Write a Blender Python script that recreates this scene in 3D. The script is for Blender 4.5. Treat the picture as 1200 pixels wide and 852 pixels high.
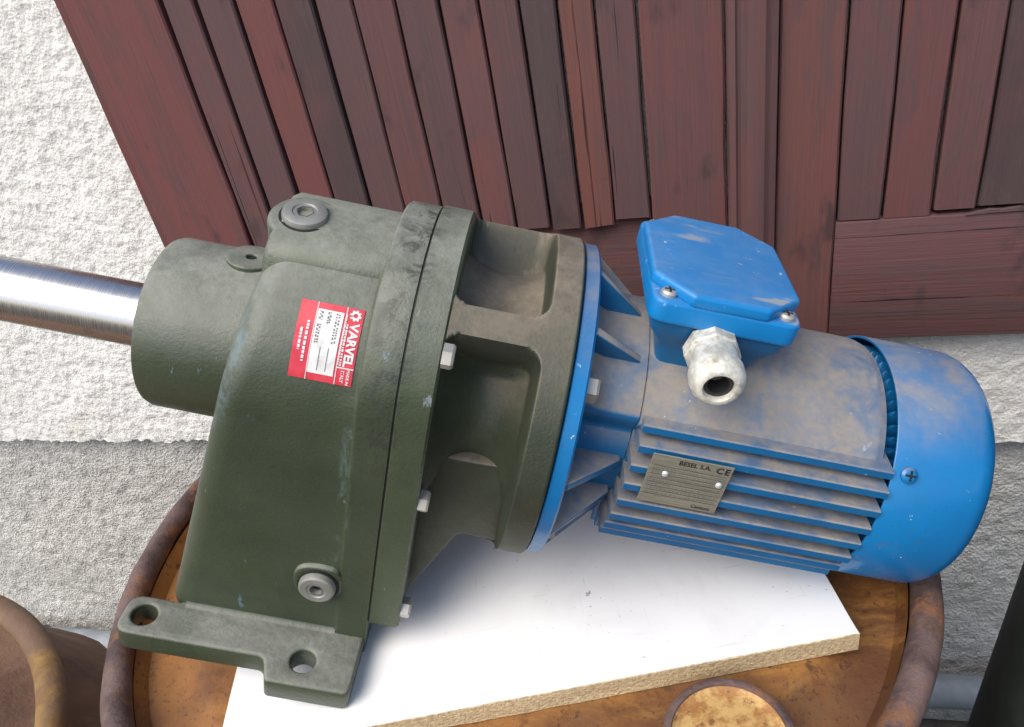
import bpy, bmesh, math, random
from mathutils import Vector, Matrix, noise
from math import radians as rad, sin, cos, pi, hypot, sqrt, atan2

random.seed(7)
scene = bpy.context.scene
for o in list(bpy.data.objects):
    bpy.data.objects.remove(o)
COL = scene.collection

# ------------------------------------------------------------------ camera
cam_d = bpy.data.cameras.new('camera')
cam_d.sensor_width = 36.0
cam_d.lens = 36.0 * 900.16 / 1200.0
cam_d.clip_start = 0.02
cam_d.clip_end = 200
cam = bpy.data.objects.new('camera', cam_d)
COL.objects.link(cam)
RV = Vector((0.9839081, 0.07184229, -0.16359562))
UV = Vector((0.09752243, 0.5512644, 0.82861145))
FV = Vector((-0.14971378, 0.83123176, -0.53538728))
cm = Matrix.Identity(4)
for i in range(3):
    cm[i][0], cm[i][1], cm[i][2] = RV[i], UV[i], -FV[i]
cm.translation = (0.05326401, -0.40616819, 0.42941186)
cam.matrix_world = cm
scene.camera = cam

# ------------------------------------------------------------------ light
SUN_EL, SUN_AZ = 54.0, 218.0          # azimuth measured from +Y clockwise
world = bpy.data.worlds.new('World')
scene.world = world
world.use_nodes = True
wn = world.node_tree.nodes
sky = wn.new('ShaderNodeTexSky')
sky.sky_type = 'NISHITA'
sky.sun_disc = False
sky.sun_elevation = rad(SUN_EL)
sky.sun_rotation = rad(SUN_AZ)
sky.dust_density = 3.0
world.node_tree.links.new(sky.outputs[0], wn['Background'].inputs[0])
wn['Background'].inputs[1].default_value = 0.115
sun_d = bpy.data.lights.new('sun', 'SUN')
sun_d.energy = 1.5
sun_d.angle = rad(50)
sun_d.color = (1.0, 0.94, 0.84)
sun = bpy.data.objects.new('sun', sun_d)
COL.objects.link(sun)
sd = Vector((sin(rad(SUN_AZ)) * cos(rad(SUN_EL)), cos(rad(SUN_AZ)) * cos(rad(SUN_EL)), sin(rad(SUN_EL))))
sun.rotation_euler = sd.to_track_quat('Z', 'Y').to_euler()
vs = scene.view_settings
vs.view_transform = 'Standard'
vs.look = 'None'
vs.gamma = 1.0
vs.use_curve_mapping = False
vs.exposure = 0.9

# ------------------------------------------------------------------ materials
class NT:
    def __init__(s, name):
        s.m = bpy.data.materials.new(name)
        s.m.use_nodes = True
        s.t = s.m.node_tree
        s.b = s.t.nodes['Principled BSDF']
        s.co = s.t.nodes.new('ShaderNodeTexCoord')
        s.geo = s.t.nodes.new('ShaderNodeNewGeometry')
    def n(s, ty, **kw):
        nd = s.t.nodes.new(ty)
        for k, v in kw.items():
            setattr(nd, k, v)
        return nd
    def put(s, inp, v):
        if hasattr(v, 'is_output') or isinstance(v, bpy.types.NodeSocket):
            s.t.links.new(v, inp)
        elif isinstance(v, (tuple, list)) and len(v) == 3 and inp.type == 'RGBA':
            inp.default_value = (*v, 1)
        else:
            inp.default_value = v
    def coord(s, scale=(1, 1, 1), src='Object', rnd=False):
        mp = s.n('ShaderNodeMapping')
        s.t.links.new(s.co.outputs[src], mp.inputs[0])
        mp.inputs['Scale'].default_value = scale
        if rnd:
            oi = s.n('ShaderNodeObjectInfo')
            mu = s.n('ShaderNodeVectorMath', operation='SCALE')
            mu.inputs[0].default_value = (7.3, 3.1, 11.7)
            s.t.links.new(oi.outputs['Random'], mu.inputs['Scale'])
            s.t.links.new(mu.outputs[0], mp.inputs['Location'])
        return mp.outputs[0]
    def noise(s, scale, detail=4, rough=.55, vec=None, dist=0.0):
        nd = s.n('ShaderNodeTexNoise')
        nd.inputs['Scale'].default_value = scale
        nd.inputs['Detail'].default_value = detail
        nd.inputs['Roughness'].default_value = rough
        nd.inputs['Distortion'].default_value = dist
        s.t.links.new(vec or s.co.outputs['Object'], nd.inputs['Vector'])
        return nd.outputs['Fac']
    def voro(s, scale, vec=None, feature='F1'):
        nd = s.n('ShaderNodeTexVoronoi', feature=feature)
        nd.inputs['Scale'].default_value = scale
        s.t.links.new(vec or s.co.outputs['Object'], nd.inputs['Vector'])
        return nd.outputs['Distance']
    def ramp(s, v, a, b, lo=0.0, hi=1.0):
        nd = s.n('ShaderNodeMapRange', interpolation_type='SMOOTHSTEP')
        s.put(nd.inputs[0], v)
        nd.inputs[1].default_value = a
        nd.inputs[2].default_value = b
        nd.inputs[3].default_value = lo
        nd.inputs[4].default_value = hi
        return nd.outputs[0]
    def math(s, op, a, b=0.0):
        nd = s.n('ShaderNodeMath', operation=op)
        s.put(nd.inputs[0], a)
        s.put(nd.inputs[1], b)
        return nd.outputs[0]
    def mix(s, f, a, b, mode='MIX'):
        nd = s.n('ShaderNodeMix', data_type='RGBA', blend_type=mode)
        s.put(nd.inputs[0], f)
        s.put(nd.inputs[6], a)
        s.put(nd.inputs[7], b)
        return nd.outputs[2]
    def up(s, a=0.2, b=0.95):
        sp = s.n('ShaderNodeSeparateXYZ')
        s.t.links.new(s.geo.outputs['Normal'], sp.inputs[0])
        return s.ramp(sp.outputs[2], a, b)
    def edge(s, radius=.0016):
        bv = s.n('ShaderNodeBevel', samples=4)
        bv.inputs['Radius'].default_value = radius
        dt = s.n('ShaderNodeVectorMath', operation='DOT_PRODUCT')
        s.t.links.new(bv.outputs[0], dt.inputs[0])
        s.t.links.new(s.geo.outputs['Normal'], dt.inputs[1])
        return s.ramp(dt.outputs['Value'], .90, .985, 1, 0)
    def bump(s, h, strength=.3, dist=.001, prev=None):
        nd = s.n('ShaderNodeBump')
        nd.inputs['Strength'].default_value = strength
        nd.inputs['Distance'].default_value = dist
        s.put(nd.inputs['Height'], h)
        if prev is not None:
            s.t.links.new(prev, nd.inputs['Normal'])
        return nd.outputs[0]
    def done(s, base, rough=.5, metal=0.0, normal=None, spec=None):
        s.put(s.b.inputs['Base Color'], base)
        s.put(s.b.inputs['Roughness'], rough)
        s.put(s.b.inputs['Metallic'], metal)
        if spec is not None:
            s.put(s.b.inputs['Specular IOR Level'], spec)
        if normal is not None:
            s.t.links.new(normal, s.b.inputs['Normal'])
        return s.m

M = {}

def simple(name, col, rough=.5, metal=0.0, spec=None):
    t = NT(name)
    v = t.ramp(t.noise(60, 5), .3, .7, .85, 1.12)
    M[name] = t.done(t.mix(1.0, col, t.mix(v, (0, 0, 0), (1, 1, 1)), 'MULTIPLY') if False else t.mix(t.ramp(t.noise(60, 5), .35, .7), tuple(c * .85 for c in col), tuple(min(1, c * 1.12) for c in col)), rough, metal, None, spec)
    return M[name]

def paint(name, base, dark, dust, dust_lo, dust_hi, rough, cast, blotch=0.35, dustmax=.95, scratch=None, cover_lo=.31, smear=None):
    """painted cast metal: colour variation, dust lying on upward faces, orange-peel or cast grain"""
    t = NT(name)
    big = t.noise(14, 5, .6)
    c = t.mix(t.ramp(big, .35, .7), dark, base)
    grime = t.ramp(t.noise(38, 6, .65, dist=.6), .52, .72, 0, blotch * .6)
    c = t.mix(grime, c, tuple(x * .35 for x in base))
    if scratch:
        sc = t.math('MULTIPLY', t.ramp(t.noise(170, 3, .6, t.coord((1, 1, .35))), .66, .72), t.ramp(t.noise(22, 2), .5, .62))
        c = t.mix(sc, c, scratch)
    if cast and name != 'green_dirty':
        sx = t.n('ShaderNodeSeparateXYZ')
        t.t.links.new(t.co.outputs['Object'], sx.inputs[0])
        X, Z = sx.outputs[0], sx.outputs[2]
        def band(v, c0, w0, w1):
            return t.ramp(t.math('ABSOLUTE', t.math('SUBTRACT', v, c0)), w0, w1, 1, 0)
        sx_n = t.noise(48, 6, .7, t.coord((1, 1, .45)), .5)
        scuff = t.math('MULTIPLY', band(X, -.1105, .0015, .0055), t.ramp(sx_n, .50, .64, 0, .75))
        scuff = t.math('MULTIPLY', scuff, band(Z, -.03, .05, .10))
        c = t.mix(t.math('MULTIPLY', scuff, .6), c, (.14, .21, .21))
        lx_ = t.math('SUBTRACT', t.math('MULTIPLY', Z, .195), t.math('SUBTRACT', X, -.1845))
        ls = t.math('MULTIPLY', band(lx_, 0, .002, .007), band(Z, .030, .016, .048))
        ls = t.math('MULTIPLY', ls, t.ramp(t.noise(90, 5, .7), .40, .62, 0, .7))
        c = t.mix(t.math('MULTIPLY', ls, .6), c, (.12, .23, .29))
        oil = t.math('MULTIPLY', band(X, -.0935, .004, .017), t.ramp(t.noise(60, 6, .68, dist=.8), .47, .60))
        oil = t.math('MULTIPLY', oil, band(Z, .06, .055, .10))
    if smear:
        sm = t.ramp(t.noise(42, 5, .62, t.coord((.45, 1.5, 1)), .8), .545, .635, 0, .75)
        sm = t.math('MULTIPLY', sm, t.ramp(t.noise(16, 2), .42, .58))
        sm = t.math('MULTIPLY', sm, t.up(.6, .85))
        c = t.mix(sm, c, smear)
    u = t.up(dust_lo, dust_hi)
    dn = t.ramp(t.noise(30, 8, .66, dist=.5), cover_lo + .04, cover_lo + .30, .62 if cast else .40, 1)
    dn2 = t.ramp(t.noise(220, 3, .6), .25, .7, .72, 1.0)
    d = t.math('MULTIPLY', t.math('MULTIPLY', u, dn), t.math('MULTIPLY', dn2, dustmax))
    dc = t.mix(t.noise(45, 4), tuple(x * .75 for x in dust), tuple(x * 1.2 for x in dust))
    c = t.mix(d, c, dc)
    if cast and name != 'green_dirty':
        c = t.mix(t.math('MULTIPLY', oil, .8), c, (.030, .034, .026))
    if name == 'blue_cover':
        spot = t.math('MULTIPLY', t.ramp(t.noise(36, 6, .7), .60, .70), t.ramp(t.noise(12, 3), .44, .58, 0, .7))
        c = t.mix(spot, c, (.085, .075, .060))
    if not cast:
        nick = t.math('MULTIPLY', t.ramp(t.noise(260, 2, .5), .735, .745), t.ramp(t.noise(25, 2), .52, .60))
        c = t.mix(nick, c, (.55, .53, .48))
    r = t.math('ADD', t.math('MULTIPLY', d, .45), t.ramp(t.noise(30, 4), .3, .7, rough - .06, rough + .1))
    nb = t.bump(t.noise(520 if cast else 150, 3, .55), .30 if cast else .12, .0010 if cast else .0005)
    if cast:
        nb = t.bump(t.noise(1100, 2), .22, .0005, nb)
        nb = t.bump(t.noise(70, 4, .6), .12, .003, nb)
    M[name] = t.done(c, r, 0, nb)

paint('green_cast', (.045, .060, .033), (.037, .050, .029), (.27, .275, .235), .18, 1.05, .36, True, .35, .85, (.10, .17, .22))
paint('green_smooth', (.056, .074, .040), (.045, .060, .034), (.27, .275, .235), .18, 1.05, .38, True, .3, .8, (.16, .2, .2))
paint('green_dirty', (.046, .058, .033), (.028, .034, .021), (.22, .185, .140), .35, .95, .48, True, .55, .95)
paint('blue_body', (.005, .120, .29), (.005, .090, .225), (.275, .240, .20), .16, .52, .36, False, .15, .98, (.30, .45, .6), .27)
paint('blue_cover', (.004, .158, .40), (.004, .132, .345), (.265, .235, .20), .58, 1.0, .24, False, .10, .9, (.2, .4, .6), .34)
paint('blue_lid', (.003, .205, .53), (.003, .175, .46), (.30, .285, .26), .70, 1.45, .36, False, .05, .9, (.35, .5, .62), .33, (.33, .34, .31))
paint('blue_fin', (.005, .115, .28), (.005, .085, .22), (.285, .248, .205), .10, .50, .38, False, .15, .98)
simple('blue_clean', (.004, .11, .29), .45)
simple('gasket', (.012, .012, .011), .6)
simple('bolt_zinc', (.47, .455, .41), .5, .6)
simple('plug_steel', (.27, .27, .245), .55, .4)
simple('dark_hole', (.01, .01, .009), .7)
simple('rubber', (.02, .02, .02), .6)
simple('rivet', (.85, .85, .84), .3, .6)

# turned steel of the shaft
t = NT('turned_steel')
g = t.noise(1.0, 3, .6, t.coord((1400, 12, 12)))
st = t.ramp(t.noise(1.0, 5, .7, t.coord((60, 90, 90))), .60, .75, 0, .5)
M['turned_steel'] = t.done(t.mix(st, (.56, .55, .54), (.24, .215, .19)), t.ramp(g, .3, .7, .22, .36), 1.0, t.bump(g, .12, .0002))

# zinc cable gland, chalky
t = NT('gland_metal')
g = t.ramp(t.noise(160, 6, .7), .35, .65)
h = t.ramp(t.noise(60, 5, .65), .55, .7, 0, .8)
M['gland_metal'] = t.done(t.mix(h, t.mix(g, (.46, .45, .38), (.70, .69, .62)), (.24, .21, .15)), .6, .25, t.bump(t.noise(420, 4), .5, .0008))

# red label foil / white fields / ink
t = NT('label_red')
M['label_red'] = t.done(t.mix(t.ramp(t.noise(90, 4), .4, .7), (.52, .020, .040), (.62, .045, .075)), .26)
t = NT('label_white')
M['label_white'] = t.done(t.mix(t.ramp(t.noise(140, 4), .4, .75), (.66, .66, .64), (.50, .50, .48)), .32)
simple('ink', (.02, .02, .02), .5)
simple('ink_faint', (.15, .15, .14), .5)
# aluminium nameplate
t = NT('plate_metal')
s_ = t.noise(1.0, 4, .7, t.coord((60, 60, 900)))
M['plate_metal'] = t.done(t.mix(t.ramp(s_, .3, .7), (.19, .185, .145), (.30, .29, .235)), .5, .35)

# rusted drum head
t = NT('rust_head')
c = t.mix(t.ramp(t.noise(5.0, 6, .62, dist=.5), .36, .64), (.105, .042, .016), (.29, .125, .030))
c = t.mix(t.ramp(t.noise(16, 8, .74, t.coord((.6, 1.4, 1)), .6), .48, .70, 0, .7), c, (.34, .165, .042))
c = t.mix(t.ramp(t.noise(9, 7, .7, t.coord((1.6, .7, 1)), 1.0), .55, .70, 0, .6), c, (.105, .060, .030))
sp = t.math('MULTIPLY', t.ramp(t.noise(75, 4, .6), .58, .68), t.ramp(t.noise(12, 3), .3, .6, .3, 1))
c = t.mix(t.math('MULTIPLY', sp, .85), c, (.055, .022, .012))
c = t.mix(t.ramp(t.noise(260, 4, .65), .58, .68, 0, .7), c, (.05, .02, .012))
M['rust_head'] = t.done(c, t.ramp(t.noise(30, 4), .3, .7, .42, .68), 0, t.bump(t.noise(130, 6, .65), .5, .0012))
t = NT('rust_rim')
c = t.mix(t.ramp(t.noise(24, 6, .65), .35, .68), (.060, .038, .036), (.165, .108, .095))
c = t.mix(t.ramp(t.noise(45, 7, .74), .50, .64, 0, .75), c, (.24, .105, .042))
M['rust_rim'] = t.done(c, .62, .1, t.bump(t.noise(210, 5, .7), .7, .0015))
t = NT('rust_cap')
c = t.mix(t.ramp(t.noise(80, 7, .72), .38, .60), (.30, .135, .036), (.50, .32, .115))
c = t.mix(t.ramp(t.noise(150, 5, .65), .56, .66, 0, .8), c, (.15, .06, .022))
M['rust_cap'] = t.done(c, .6, 0, t.bump(t.noise(220, 5, .7), .6, .001))
t = NT('rust_brown')
c = t.mix(t.ramp(t.noise(7, 6, .6, dist=.7), .36, .66), (.105, .055, .032), (.215, .118, .068))
c = t.mix(t.ramp(t.noise(26, 5, .65), .56, .72, 0, .5), c, (.17, .075, .035))
M['rust_brown'] = t.done(c, .75, 0, t.bump(t.noise(90, 6, .65), .6, .003))
t = NT('rust_ochre')
c = t.mix(t.ramp(t.noise(40, 5, .6), .4, .66), (.17, .090, .030), (.27, .160, .040))
c = t.mix(t.ramp(t.noise(8, 6, .7, dist=.6), .50, .64, 0, .8), c, (.120, .072, .050))
M['rust_ochre'] = t.done(c, .7, 0, t.bump(t.noise(160, 5, .65), .5, .002))

# laminated chipboard
t = NT('white_laminate')
c = t.mix(t.ramp(t.noise(11, 8, .7, dist=.5), .48, .70, 0, .4), (.80, .805, .81), (.66, .66, .64))
c = t.mix(t.ramp(t.noise(1.0, 3, .5, t.coord((9, 330, 9)), 1.2), .69, .715, 0, .25), c, (.5, .49, .47))
c = t.mix(t.ramp(t.noise(1.0, 3, .5, t.coord((300, 14, 9)), 1.5), .70, .725, 0, .25), c, (.45, .44, .42))
c = t.mix(t.ramp(t.noise(420, 3, .6), .69, .74, 0, .7), c, (.35, .31, .26))
c = t.mix(t.math('MULTIPLY', t.ramp(t.noise(150, 3, .5), .70, .74), t.ramp(t.noise(20, 2), .55, .65)), c, (.30, .29, .27))
M['white_laminate'] = t.done(c, .38)
t = NT('chip_edge')
c = t.mix(t.ramp(t.noise(420, 3, .7, t.coord((.6, .6, 1.3))), .30, .70), (.40, .29, .15), (.66, .53, .33))
M['chip_edge'] = t.done(c, .85, 0, t.bump(t.noise(420, 3, .7), .9, .0015))

# painted old shutter boards: worn oxide red over grey wood, colour of each board from its object colour
def shutter_mat(name, along):
    t = NT(name)
    oi = t.n('ShaderNodeObjectInfo')
    sc = (46, 46, 3.2) if along == 'z' else (3.2, 46, 46)
    sf = (240, 240, 7) if along == 'z' else (7, 240, 240)
    streak = t.noise(1.0, 5, .62, t.coord(sc, rnd=True), .8)
    fine = t.noise(1.0, 4, .65, t.coord(sf, rnd=True))
    patch = t.noise(11, 5, .6, t.coord((1, 1, .45), rnd=True))
    c = t.mix(t.ramp(streak, .42, .80, 0, .8), oi.outputs['Color'], (.098, .078, .080))
    c = t.mix(t.ramp(patch, .50, .72, 0, .45), c, (.215, .082, .072))
    c = t.mix(t.ramp(fine, .58, .74, 0, .3), c, (.060, .046, .048))
    flk = (1, 1, .28) if along == 'z' else (.28, 1, 1)
    worn = t.math('MULTIPLY', t.ramp(t.noise(38, 8, .75, t.coord(flk, rnd=True), .6), .54, .62), .55)
    c = t.mix(worn, c, (.105, .086, .086))
    flake = t.ramp(t.noise(52, 8, .78, t.coord(flk, rnd=True), .4), .60, .68, 0, .55)
    c = t.mix(flake, c, (.205, .092, .084))
    ck = (170, 170, 2.2) if along == 'z' else (2.2, 170, 170)
    crack = t.ramp(t.noise(1.0, 3, .6, t.coord(ck, rnd=True), .5), .69, .72)
    c = t.mix(t.math('MULTIPLY', crack, .8), c, (.022, .015, .016))
    stain = t.ramp(t.noise(17, 4, .6, t.coord((1, 1, .6), rnd=True)), .58, .70, 0, .75)
    c = t.mix(stain, c, (.052, .042, .045))
    nb = t.bump(fine, .5, .0016)
    nb = t.bump(streak, .25, .003, nb)
    nb = t.bump(t.math('MULTIPLY', crack, -1.0), .9, .003, nb)
    nb = t.bump(flake, .35, .0012, nb)
    c = t.mix(.20, c, (.120, .085, .085))
    c = t.mix(1.0, c, (.80, .67, .68), 'MULTIPLY')
    M[name] = t.done(c, t.ramp(streak, .3, .7, .55, .78), 0, nb, .3)
shutter_mat('shutter_vertical', 'z')
shutter_mat('shutter_horizontal', 'x')

# coarse cement render and plinth
t = NT('render_coat')
c = t.mix(t.ramp(t.noise(7, 6, .62), .35, .68), (.74, .735, .70), (.83, .825, .795))
c = t.mix(t.ramp(t.noise(120, 5, .75), .54, .72, 0, .3), c, (.50, .47, .41))
c = t.mix(t.ramp(t.noise(16, 4, .6), .68, .76, 0, .7), c, (.42, .30, .19))
nb = t.bump(t.noise(210, 5, .75), .65, .0032)
nb = t.bump(t.voro(260), .5, .002, nb)
c = t.mix(t.ramp(t.noise(340, 6, .8), .54, .68, 0, .4), c, (.42, .39, .34))
c = t.mix(t.ramp(t.noise(4.5, 7, .7, dist=.8), .56, .72, 0, .4), c, (.60, .56, .48))
M['render_coat'] = t.done(c, .92, 0, nb, .2)
t = NT('plinth')
c = t.mix(t.ramp(t.noise(6, 6, .62), .35, .68), (.50, .50, .475), (.65, .65, .62))
c = t.mix(t.ramp(t.noise(70, 5, .7), .50, .72, 0, .55), c, (.24, .24, .22))
nb = t.bump(t.noise(150, 5, .75), .8, .004)
nb = t.bump(t.voro(220), .7, .003, nb)
M['plinth'] = t.done(c, .95, 0, nb, .2)
t = NT('soil')
c = t.mix(t.ramp(t.noise(8, 6, .65), .35, .68), (.045, .04, .033), (.12, .11, .095))
M['soil'] = t.done(c, .95, 0, t.bump(t.noise(60, 6, .7), .9, .01))
t = NT('pvc_grey')
c = t.mix(t.ramp(t.noise(30, 5, .6), .4, .7), (.20, .225, .25), (.28, .31, .335))
M['pvc_grey'] = t.done(c, .4)
t = NT('pipe_brown')
c = t.mix(t.ramp(t.noise(30, 5, .6), .4, .7), (.055, .048, .044), (.13, .115, .10))
M['pipe_brown'] = t.done(c, .5)
t = NT('bottle_green')
c = t.mix(t.ramp(t.noise(12, 6, .65), .4, .7), (.012, .018, .016), (.030, .040, .035))
M['bottle_green'] = t.done(c, .55, 0, t.bump(t.noise(120, 5), .3, .001))
simple('brass', (.45, .32, .12), .4, .8)

# ------------------------------------------------------------------ mesh helpers
def mk(name, verts, faces, mat, parent=None, angle=35, loc=None):
    me = bpy.data.meshes.new(name)
    me.from_pydata([tuple(v) for v in verts], [], faces)
    bm = bmesh.new()
    bm.from_mesh(me)
    bmesh.ops.recalc_face_normals(bm, faces=bm.faces)
    bm.to_mesh(me)
    bm.free()
    return link(name, me, mat, parent, angle, loc)

def link(name, me, mat, parent=None, angle=35, loc=None):
    if mat and not me.materials:
        me.materials.append(M[mat])
    if angle:
        me.polygons.foreach_set('use_smooth', [True] * len(me.polygons))
        me.set_sharp_from_angle(angle=rad(angle))
    o = bpy.data.objects.new(name, me)
    COL.objects.link(o)
    if parent:
        o.parent = parent
    if loc:
        o.location = loc
    return o

def bm_obj(name, bm, mat, parent=None, angle=35, loc=None):
    me = bpy.data.meshes.new(name)
    bmesh.ops.recalc_face_normals(bm, faces=bm.faces)
    bm.to_mesh(me)
    bm.free()
    return link(name, me, mat, parent, angle, loc)

def empty(name, loc=(0, 0, 0), rot=(0, 0, 0)):
    e = bpy.data.objects.new(name, None)
    e.empty_display_size = .05
    COL.objects.link(e)
    e.location = loc
    e.rotation_euler = rot
    return e

def tag(o, label=None, cat=None, group=None, kind=None):
    if label: o['label'] = label
    if cat: o['category'] = cat
    if group: o['group'] = group
    if kind: o['kind'] = kind
    return o

def copy(o, parent=None):
    c = o.copy()
    COL.objects.link(c)
    if parent: c.parent = parent
    return c

def lathe_data(prof, n=96, axis='x', closed=False, cap=True):
    """profile of (along, radius) turned about an axis"""
    vs_, fs = [], []
    k = len(prof)
    for (a, r) in prof:
        for j in range(n):
            th = 2 * pi * j / n
            if axis == 'x':
                vs_.append((a, -r * sin(th), r * cos(th)))
            elif axis == 'z':
                vs_.append((r * cos(th), r * sin(th), a))
            else:
                vs_.append((r * cos(th), a, r * sin(th)))
    for i in range(k - 1 if not closed else k):
        i2 = (i + 1) % k
        for j in range(n):
            j2 = (j + 1) % n
            fs.append((i * n + j, i * n + j2, i2 * n + j2, i2 * n + j))
    if not closed and cap:
        if prof[0][1] > 1e-6: fs.append(tuple(range(n)))
        if prof[-1][1] > 1e-6: fs.append(tuple((k - 1) * n + j for j in range(n)))
    return vs_, fs

def lathe(name, prof, mat, parent=None, n=96, axis='x', closed=False, angle=35, loc=None, cap=True):
    v, f = lathe_data(prof, n, axis, closed, cap)
    o = mk(name, v, f, mat, parent, angle, loc)
    bm = bmesh.new(); bm.from_mesh(o.data)
    bmesh.ops.remove_doubles(bm, verts=bm.verts, dist=1e-6)
    bm.to_mesh(o.data); bm.free()
    return o

def box_bm(bm, lo, hi, bev=0.0, seg=2):
    v = [bm.verts.new((x, y, z)) for x in (lo[0], hi[0]) for y in (lo[1], hi[1]) for z in (lo[2], hi[2])]
    F = [(0, 1, 3, 2), (4, 6, 7, 5), (0, 4, 5, 1), (2, 3, 7, 6), (0, 2, 6, 4), (1, 5, 7, 3)]
    fs = [bm.faces.new([v[i] for i in f]) for f in F]
    if bev:
        es = set(e for f in fs for e in f.edges)
        bmesh.ops.bevel(bm, geom=list(es), offset=bev, segments=seg, profile=.5, affect='EDGES')

def box(name, lo, hi, mat, parent=None, bev=.001, seg=2, loc=None):
    bm = bmesh.new()
    box_bm(bm, lo, hi, bev, seg)
    return bm_obj(name, bm, mat, parent, 35, loc)

def plate(outline, holes, thick, bev=.001, res=1):
    """flat plate with holes in XY, from z=0 to thick, edges rounded -> mesh"""
    cu = bpy.data.curves.new('tmp', 'CURVE')
    cu.dimensions = '2D'
    cu.fill_mode = 'BOTH'
    cu.extrude = thick / 2 - bev
    cu.bevel_depth = bev
    cu.bevel_resolution = res
    cu.offset = -bev
    for pts in [outline] + holes:
        sp = cu.splines.new('POLY')
        sp.points.add(len(pts) - 1)
        for p, q in zip(sp.points, pts):
            p.co = (q[0], q[1], 0, 1)
        sp.use_cyclic_u = True
    ob = bpy.data.objects.new('tmp', cu)
    COL.objects.link(ob)
    dg = bpy.context.evaluated_depsgraph_get()
    me = bpy.data.meshes.new_from_object(ob.evaluated_get(dg))
    bpy.data.objects.remove(ob)
    bpy.data.curves.remove(cu)
    for v in me.vertices:
        v.co.z += thick / 2
    bm = bmesh.new(); bm.from_mesh(me)
    bmesh.ops.remove_doubles(bm, verts=bm.verts, dist=1e-6)
    bm.to_mesh(me); bm.free()
    me.materials.clear()
    return me

def circle(cx, cy, r, n=24):
    return [(cx + r * cos(2 * pi * i / n), cy + r * sin(2 * pi * i / n)) for i in range(n)]

def rounded(pts, r, n=5):
    """round the corners of a polygon; r a number or one per corner"""
    out = []
    k = len(pts)
    for i, p in enumerate(pts):
        rr = r[i] if isinstance(r, (list, tuple)) else r
        a = Vector(pts[i - 1]); b = Vector(p); c = Vector(pts[(i + 1) % k])
        if rr <= 0:
            out.append(tuple(b)); continue
        u = (a - b).normalized(); v = (c - b).normalized()
        ang = u.angle(v)
        d = min(rr / math.tan(ang / 2), (a - b).length * .49, (c - b).length * .49)
        p0 = b + u * d; p1 = b + v * d
        for q in range(n + 1):
            s = q / n
            out.append(tuple((1 - s) ** 2 * p0 + 2 * s * (1 - s) * b + s * s * p1))
    return out

def xform(me, mat):
    me.transform(mat)
    return me

def axes(o, ex, ey, ez):
    m = Matrix.Identity(4)
    for i in range(3):
        m[i][0], m[i][1], m[i][2], m[i][3] = ex[i], ey[i], ez[i], o[i]
    return m

def join(bmlist):
    bm = bmesh.new()
    for me in bmlist:
        bm.from_mesh(me)
        bpy.data.meshes.remove(me)
    return bm

def text_mesh(body, size, bold=0.0, align='CENTER', spacing=1.0):
    cu = bpy.data.curves.new('tmp', 'FONT')
    cu.body = body
    cu.size = size
    cu.align_x = align
    cu.align_y = 'CENTER'
    cu.offset = bold
    cu.space_character = spacing
    cu.resolution_u = 2
    ob = bpy.data.objects.new('tmp', cu)
    COL.objects.link(ob)
    dg = bpy.context.evaluated_depsgraph_get()
    me = bpy.data.meshes.new_from_object(ob.evaluated_get(dg))
    bpy.data.objects.remove(ob)
    bpy.data.curves.remove(cu)
    me.materials.clear()
    return me

def sstep(a, b, x):
    t_ = min(1, max(0, (x - a) / (b - a)))
    return t_ * t_ * (3 - 2 * t_)

# ------------------------------------------------------------------ wall frame
PSI = rad(-7.5)
WT = Vector((cos(PSI), sin(PSI), 0))
WN = Vector((-sin(PSI), cos(PSI), 0))      # points into the wall
def W3(s, d, z):
    return WT * s + WN * d + Vector((0, 0, z))
WALL_D = .40
GROUND = -.90

# ground
gm = bpy.data.meshes.new('ground')
gm.from_pydata([(-9, -9, 0), (9, -9, 0), (9, 9, 0), (-9, 9, 0)], [], [(0, 1, 2, 3)])
tag(link('ground', gm, 'soil', None, 0, (0, 0, GROUND)), kind='structure')

# house wall: rough render over a set-back plinth
def rough_sheet(name, s0, s1, z0, z1, step, amp, mat, parent, seed, lip=0.0, thick=.06, d=0.0):
    ns = int((s1 - s0) / step); nz = int((z1 - z0) / step)
    vs_, fs = [], []
    for j in range(nz + 1):
        z = z0 + (z1 - z0) * j / nz
        for i in range(ns + 1):
            s = s0 + (s1 - s0) * i / ns
            p = Vector((s * 1.0, z * 1.0, seed))
            h = noise.noise(p * 11) * .35 + noise.noise(p * 50) * .45 + (.5 - abs(noise.noise(p * 95))) * .75 + noise.noise(p * 190) * .45
            zz = z
            if lip and j == 0:
                zz += .006 * noise.noise(Vector((s * 22, seed, 0))) + .005 * noise.noise(Vector((s * 70, seed, 3)))
            vs_.append((s, d - h * amp, zz))
    for j in range(nz):
        for i in range(ns):
            a = j * (ns + 1) + i
            fs.append((a, a + 1, a + ns + 2, a + ns + 1))
    # closed slab: back edge
    n0 = len(vs_)
    ring = [i for i in range(ns + 1)] + [j * (ns + 1) + ns for j in range(1, nz + 1)] + [nz * (ns + 1) + i for i in range(ns - 1, -1, -1)] + [j * (ns + 1) for j in range(nz - 1, 0, -1)]
    for r_ in ring:
        x, y, z = vs_[r_]
        vs_.append((x, d + thick, z))
    k = len(ring)
    for i in range(k):
        fs.append((ring[i], ring[(i + 1) % k], n0 + (i + 1) % k, n0 + i))
    fs.append(tuple(n0 + i for i in range(k)))
    o = mk(name, vs_, fs, mat, parent, 0)
    o.data.polygons.foreach_set('use_smooth', [True] * len(o.data.polygons))
    o.data.set_sharp_from_angle(angle=rad(70))
    return o

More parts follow.
